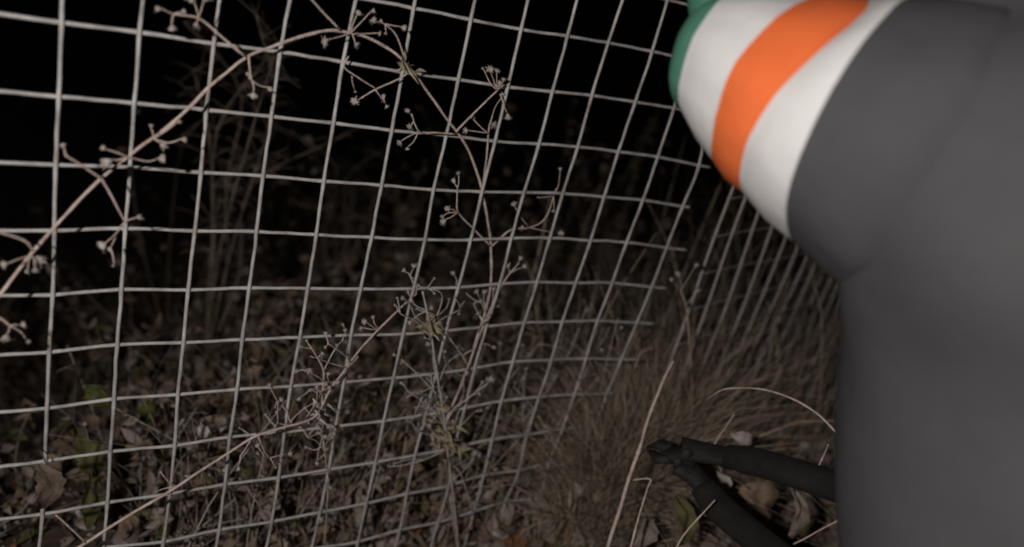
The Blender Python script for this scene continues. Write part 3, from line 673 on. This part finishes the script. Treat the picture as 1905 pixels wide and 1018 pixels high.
# jacket body: torso and upper arm blended into one surface
jv = [hip + V3(0, -.01, .02), hip * .75 + chest * .25, hip * .45 + chest * .55, chest, chest * .6 + neck * .4, chest * .3 + neck * .7, neck + V3(0, -.005, -.005), rsh]
jr = [.195, .20, .20, .19, .185, .12, .075, .115]
def fused(name, parts, voxel=.012, it=12):
    bm = bmesh.new()
    for me in parts: bm.from_mesh(me)
    me = bpy.data.meshes.new(name); bm.to_mesh(me); bm.free()
    o = bpy.data.objects.new(name + '_cage', me); COL.objects.link(o)
    r_ = o.modifiers.new('remesh', 'REMESH'); r_.mode = 'VOXEL'; r_.voxel_size = voxel; r_.use_smooth_shade = True
    s_ = o.modifiers.new('smooth', 'SMOOTH'); s_.iterations = it; s_.factor = .6
    dg = bpy.context.evaluated_depsgraph_get(); dg.update()
    out = bpy.data.meshes.new_from_object(o.evaluated_get(dg)); out.name = name
    bpy.data.objects.remove(o)
    out.polygons.foreach_set('use_smooth', [True] * len(out.polygons)); return out
arm = MB().tube([RC[0] - DA * .19 + V3(.05, -.01, .01), RC[0] - DA * .12 + V3(.012, -.003, -.008), RC[0] - DA * .06, RC[0] - DA * .038, RC[0] - DA * .02], [.145, .122, .1065, .0995, .06], 32, ell=.93).mesh('arm', [M['grey']])
torso = skin_mesh('torso', jv, [(0, 1), (1, 2), (2, 3), (3, 4), (4, 5), (5, 6), (4, 7)], jr, 3)
blob = MB().tube([dep(1780, 560, .47), dep(1790, 640, .50), dep(1800, 720, .51)], [.05, .075, .06], 24).mesh('blob', [M['grey']])
blob2 = MB().tube([dep(1745, 500, .47), dep(1740, 545, .48), dep(1750, 590, .48)], [.045, .064, .05], 24).mesh('blob', [M['grey']])
blob3 = MB().tube([dep(1850, 120, .50), dep(1930, -60, .52), dep(2050, -160, .54)], [.06, .095, .06], 24).mesh('blob', [M['grey']])
jacket = cloth('jacket', fused('jacket', [torso, arm, blob, blob2, blob3], 0.012, 45), person, M['grey'], .005, 8)
# banded left sleeve: shoulder -> stripes -> elbow -> forearm, bands end exactly on rings
N = 64
# each band edge: place along the arm, radius, and how its edge swings forward round the arm
BAND = [(-.0386, .1780, -.0075, .0133, -.0004, .0034), (.0626, .1528, .0569, -.0133, .0244, .0062),
        (.1169, .1329, .0405, -.0147, .0179, -.0083), (.1776, .0952, .0107, .0099, .0032, .0015)]
BAND = [np.array(x) * KS for x in BAND]
O_ = ringc((.8543, .0329, .5750)); RAT = .874
ux = np.cross(DA, UPZ); ux /= np.linalg.norm(ux); wx = np.cross(ux, DA)
def mix(x, y, t, bulge=0.0):
    z = x * (1 - t) + y * t; z[1] += bulge; return z
flat = BAND[0] * np.array([1, 1, .5, .5, 0, 0])
prof = [(flat + np.array([-.060, .006, 0, 0, 0, 0]), 0), (flat + np.array([-.045, .012, 0, 0, 0, 0]), 0), (flat + np.array([-.026, .0085, 0, 0, 0, 0]), 0), (mix(flat, BAND[0], .5) + np.array([-.010, .004, 0, 0, 0, 0]), 0)]
for k, m_ in ((0, 1), (1, 2), (2, 1)):
    for t in (0, .12, .5, .88): prof.append((mix(BAND[k], BAND[k + 1], t, .0024 * math.sin(math.pi * t)), m_))
prof.append((BAND[3], 3))
for ds, rr in ((.006, .0425), (.012, .0360), (.017, .0280), (.0205, .0190), (.0225, .0100), (.0232, .003)):
    z = BAND[3] * np.array([1, 0, .5, .5, 0, 0]); z[0] += ds; z[1] = rr; prof.append((z, 3))
sl = MB()
for z, m_ in prof:
    for k in range(N):
        t = 2 * math.pi * k / N
        sf = z[0] + z[2] * math.cos(t) + z[3] * math.sin(t) + z[4] * math.cos(2 * t) + z[5] * math.sin(2 * t)
        w = 1 + .028 * noise.noise(Vector((math.cos(t) * 2.2, math.sin(t) * 2.2, sf * 14))) + .014 * noise.noise(Vector((math.cos(t) * 7, math.sin(t) * 7, sf * 40)))
        sl.v.append(tuple(O_ + DA * sf + (ux * math.cos(t) + RAT * wx * math.sin(t)) * z[1] * w))
for i in range(len(prof) - 1):
    for k in range(N):
        k2 = (k + 1) % N; sl.f.append((i * N + k, i * N + k2, (i + 1) * N + k2, (i + 1) * N + k)); sl.m.append(prof[i][1])
sl.f.append(tuple((len(prof) - 1) * N + k for k in range(N))); sl.m.append(3)
sleeve = sl.build('sleeve', [M['grey'], M['white'], M['orange'], M['green']], jacket); sleeve['label'] = 'grey sleeve with white, orange and white bands and a green end'
# forearm of the same sleeve, rising to the fence
fa = [elbow + DA * -.03 + V3(.01, 0, 0), elbow * .7 + wrist * .3, elbow * .35 + wrist * .65, wrist + (elbow - wrist) * .08]
MB().tube(catmull(fa, 4), [.040 - .008 * i / 12 for i in range(13)], 20).build('forearm_sleeve', M['green'], jacket)
rs = [rsh, rsh * .5 + rel * .5, rel, rel * .5 + rwr * .5, rwr + (rel - rwr) * .08]
cloth('sleeve', skin_mesh('sleeve', rs, [(i, i + 1) for i in range(4)], [.10, .085, .072, .06, .045], 2), jacket, M['grey'], .004, 14)
MB().tube(catmull([neck + V3(0, -.01, -.03), neck + V3(0, 0, .02), neck + V3(-.006, .012, .05)], 4), [.085, .084, .082, .080, .079, .079, .078, .078, .078], 24).build('collar', M['grey'], jacket)
# trousers
tv = [hip, hip + V3(-.10, .05, -.02), hip * .45 + lk_ * .55 + V3(-.02, 0, .03), lk_ + V3(0, 0, .02), lk_ * .5 + lf * .5 + V3(0, 0, .03), lf + V3(0, .03, .01),
      hip + V3(.10, .05, -.02), hip * .45 + rk_ * .55 + V3(0, 0, .03), rk_ + V3(0, 0, .02), rk_ * .5 + rf * .5 + V3(0, 0, .03), rf + V3(0, .03, .01)]
legs = [MB().tube(catmull([tv[0]] + [tv[i] for i in L], 5), list(np.interp(np.linspace(0, 5, 26), range(6), [.165, .150, .118, .092, .080, .062])), 24).mesh('leg', [M['trouser']]) for L in ((1, 2, 3, 4, 5), (6, 7, 8, 9, 10))]
cloth('trousers', fused('trousers', legs, .012, 8), person, M['trouser'], .005, 10)
for f_ in (lf, rf):
    cloth('boot', skin_mesh('boot', [f_ + V3(0, .05, .02), f_ + V3(0, -.02, .0), f_ + V3(0, -.07, -.015), f_ + V3(0, -.10, -.03), f_ + V3(0, -.06, .0)], [(0, 1), (1, 2), (2, 3)], [.062, .058, .05, .035, .03], 2), person, M['boot'], .002, 20)
# hair and face
cloth('hair', skin_mesh('hair', [hd + V3(.004, -.03, .0), hd + V3(0, -.015, .05), hd + V3(-.006, .015, .09)], [(0, 1), (1, 2)], [.088, .092, .078], 2), person, M['hair'], .004, 40)
fc = V3(-.12, .98, -.05); fr = V3(.98, .12, 0)
nb = MB(); nb.tube([hd + fc * .078 + UPZ * .02, hd + fc * .094 - UPZ * .004, hd + fc * .098 - UPZ * .014, hd + fc * .085 - UPZ * .022], [.007, .010, .012, .008], 8); nb.build('nose', M['skin'], person)
for sd in (-1, 1):
    e = hd + fc * .066 + fr * sd * .032 + UPZ * .022
    MB().tube([e - fc * .008, e, e + fc * .006, e + fc * .009], [.009, .010, .0075, .003], 10).build('eye', M['white'], person)
    a = hd + fr * sd * .084 - fc * .005
    MB().tube([a - UPZ * .026, a + fr * sd * .010, a + UPZ * .028], [.006, .013, .008], 8, ell=.5).build('ear', M['skin'], person)
MB().tube([hd + fc * .080 - UPZ * .045 - fr * .022, hd + fc * .088 - UPZ * .044, hd + fc * .080 - UPZ * .045 + fr * .022], [.003, .006, .003], 8).build('mouth', M['l6'], person)
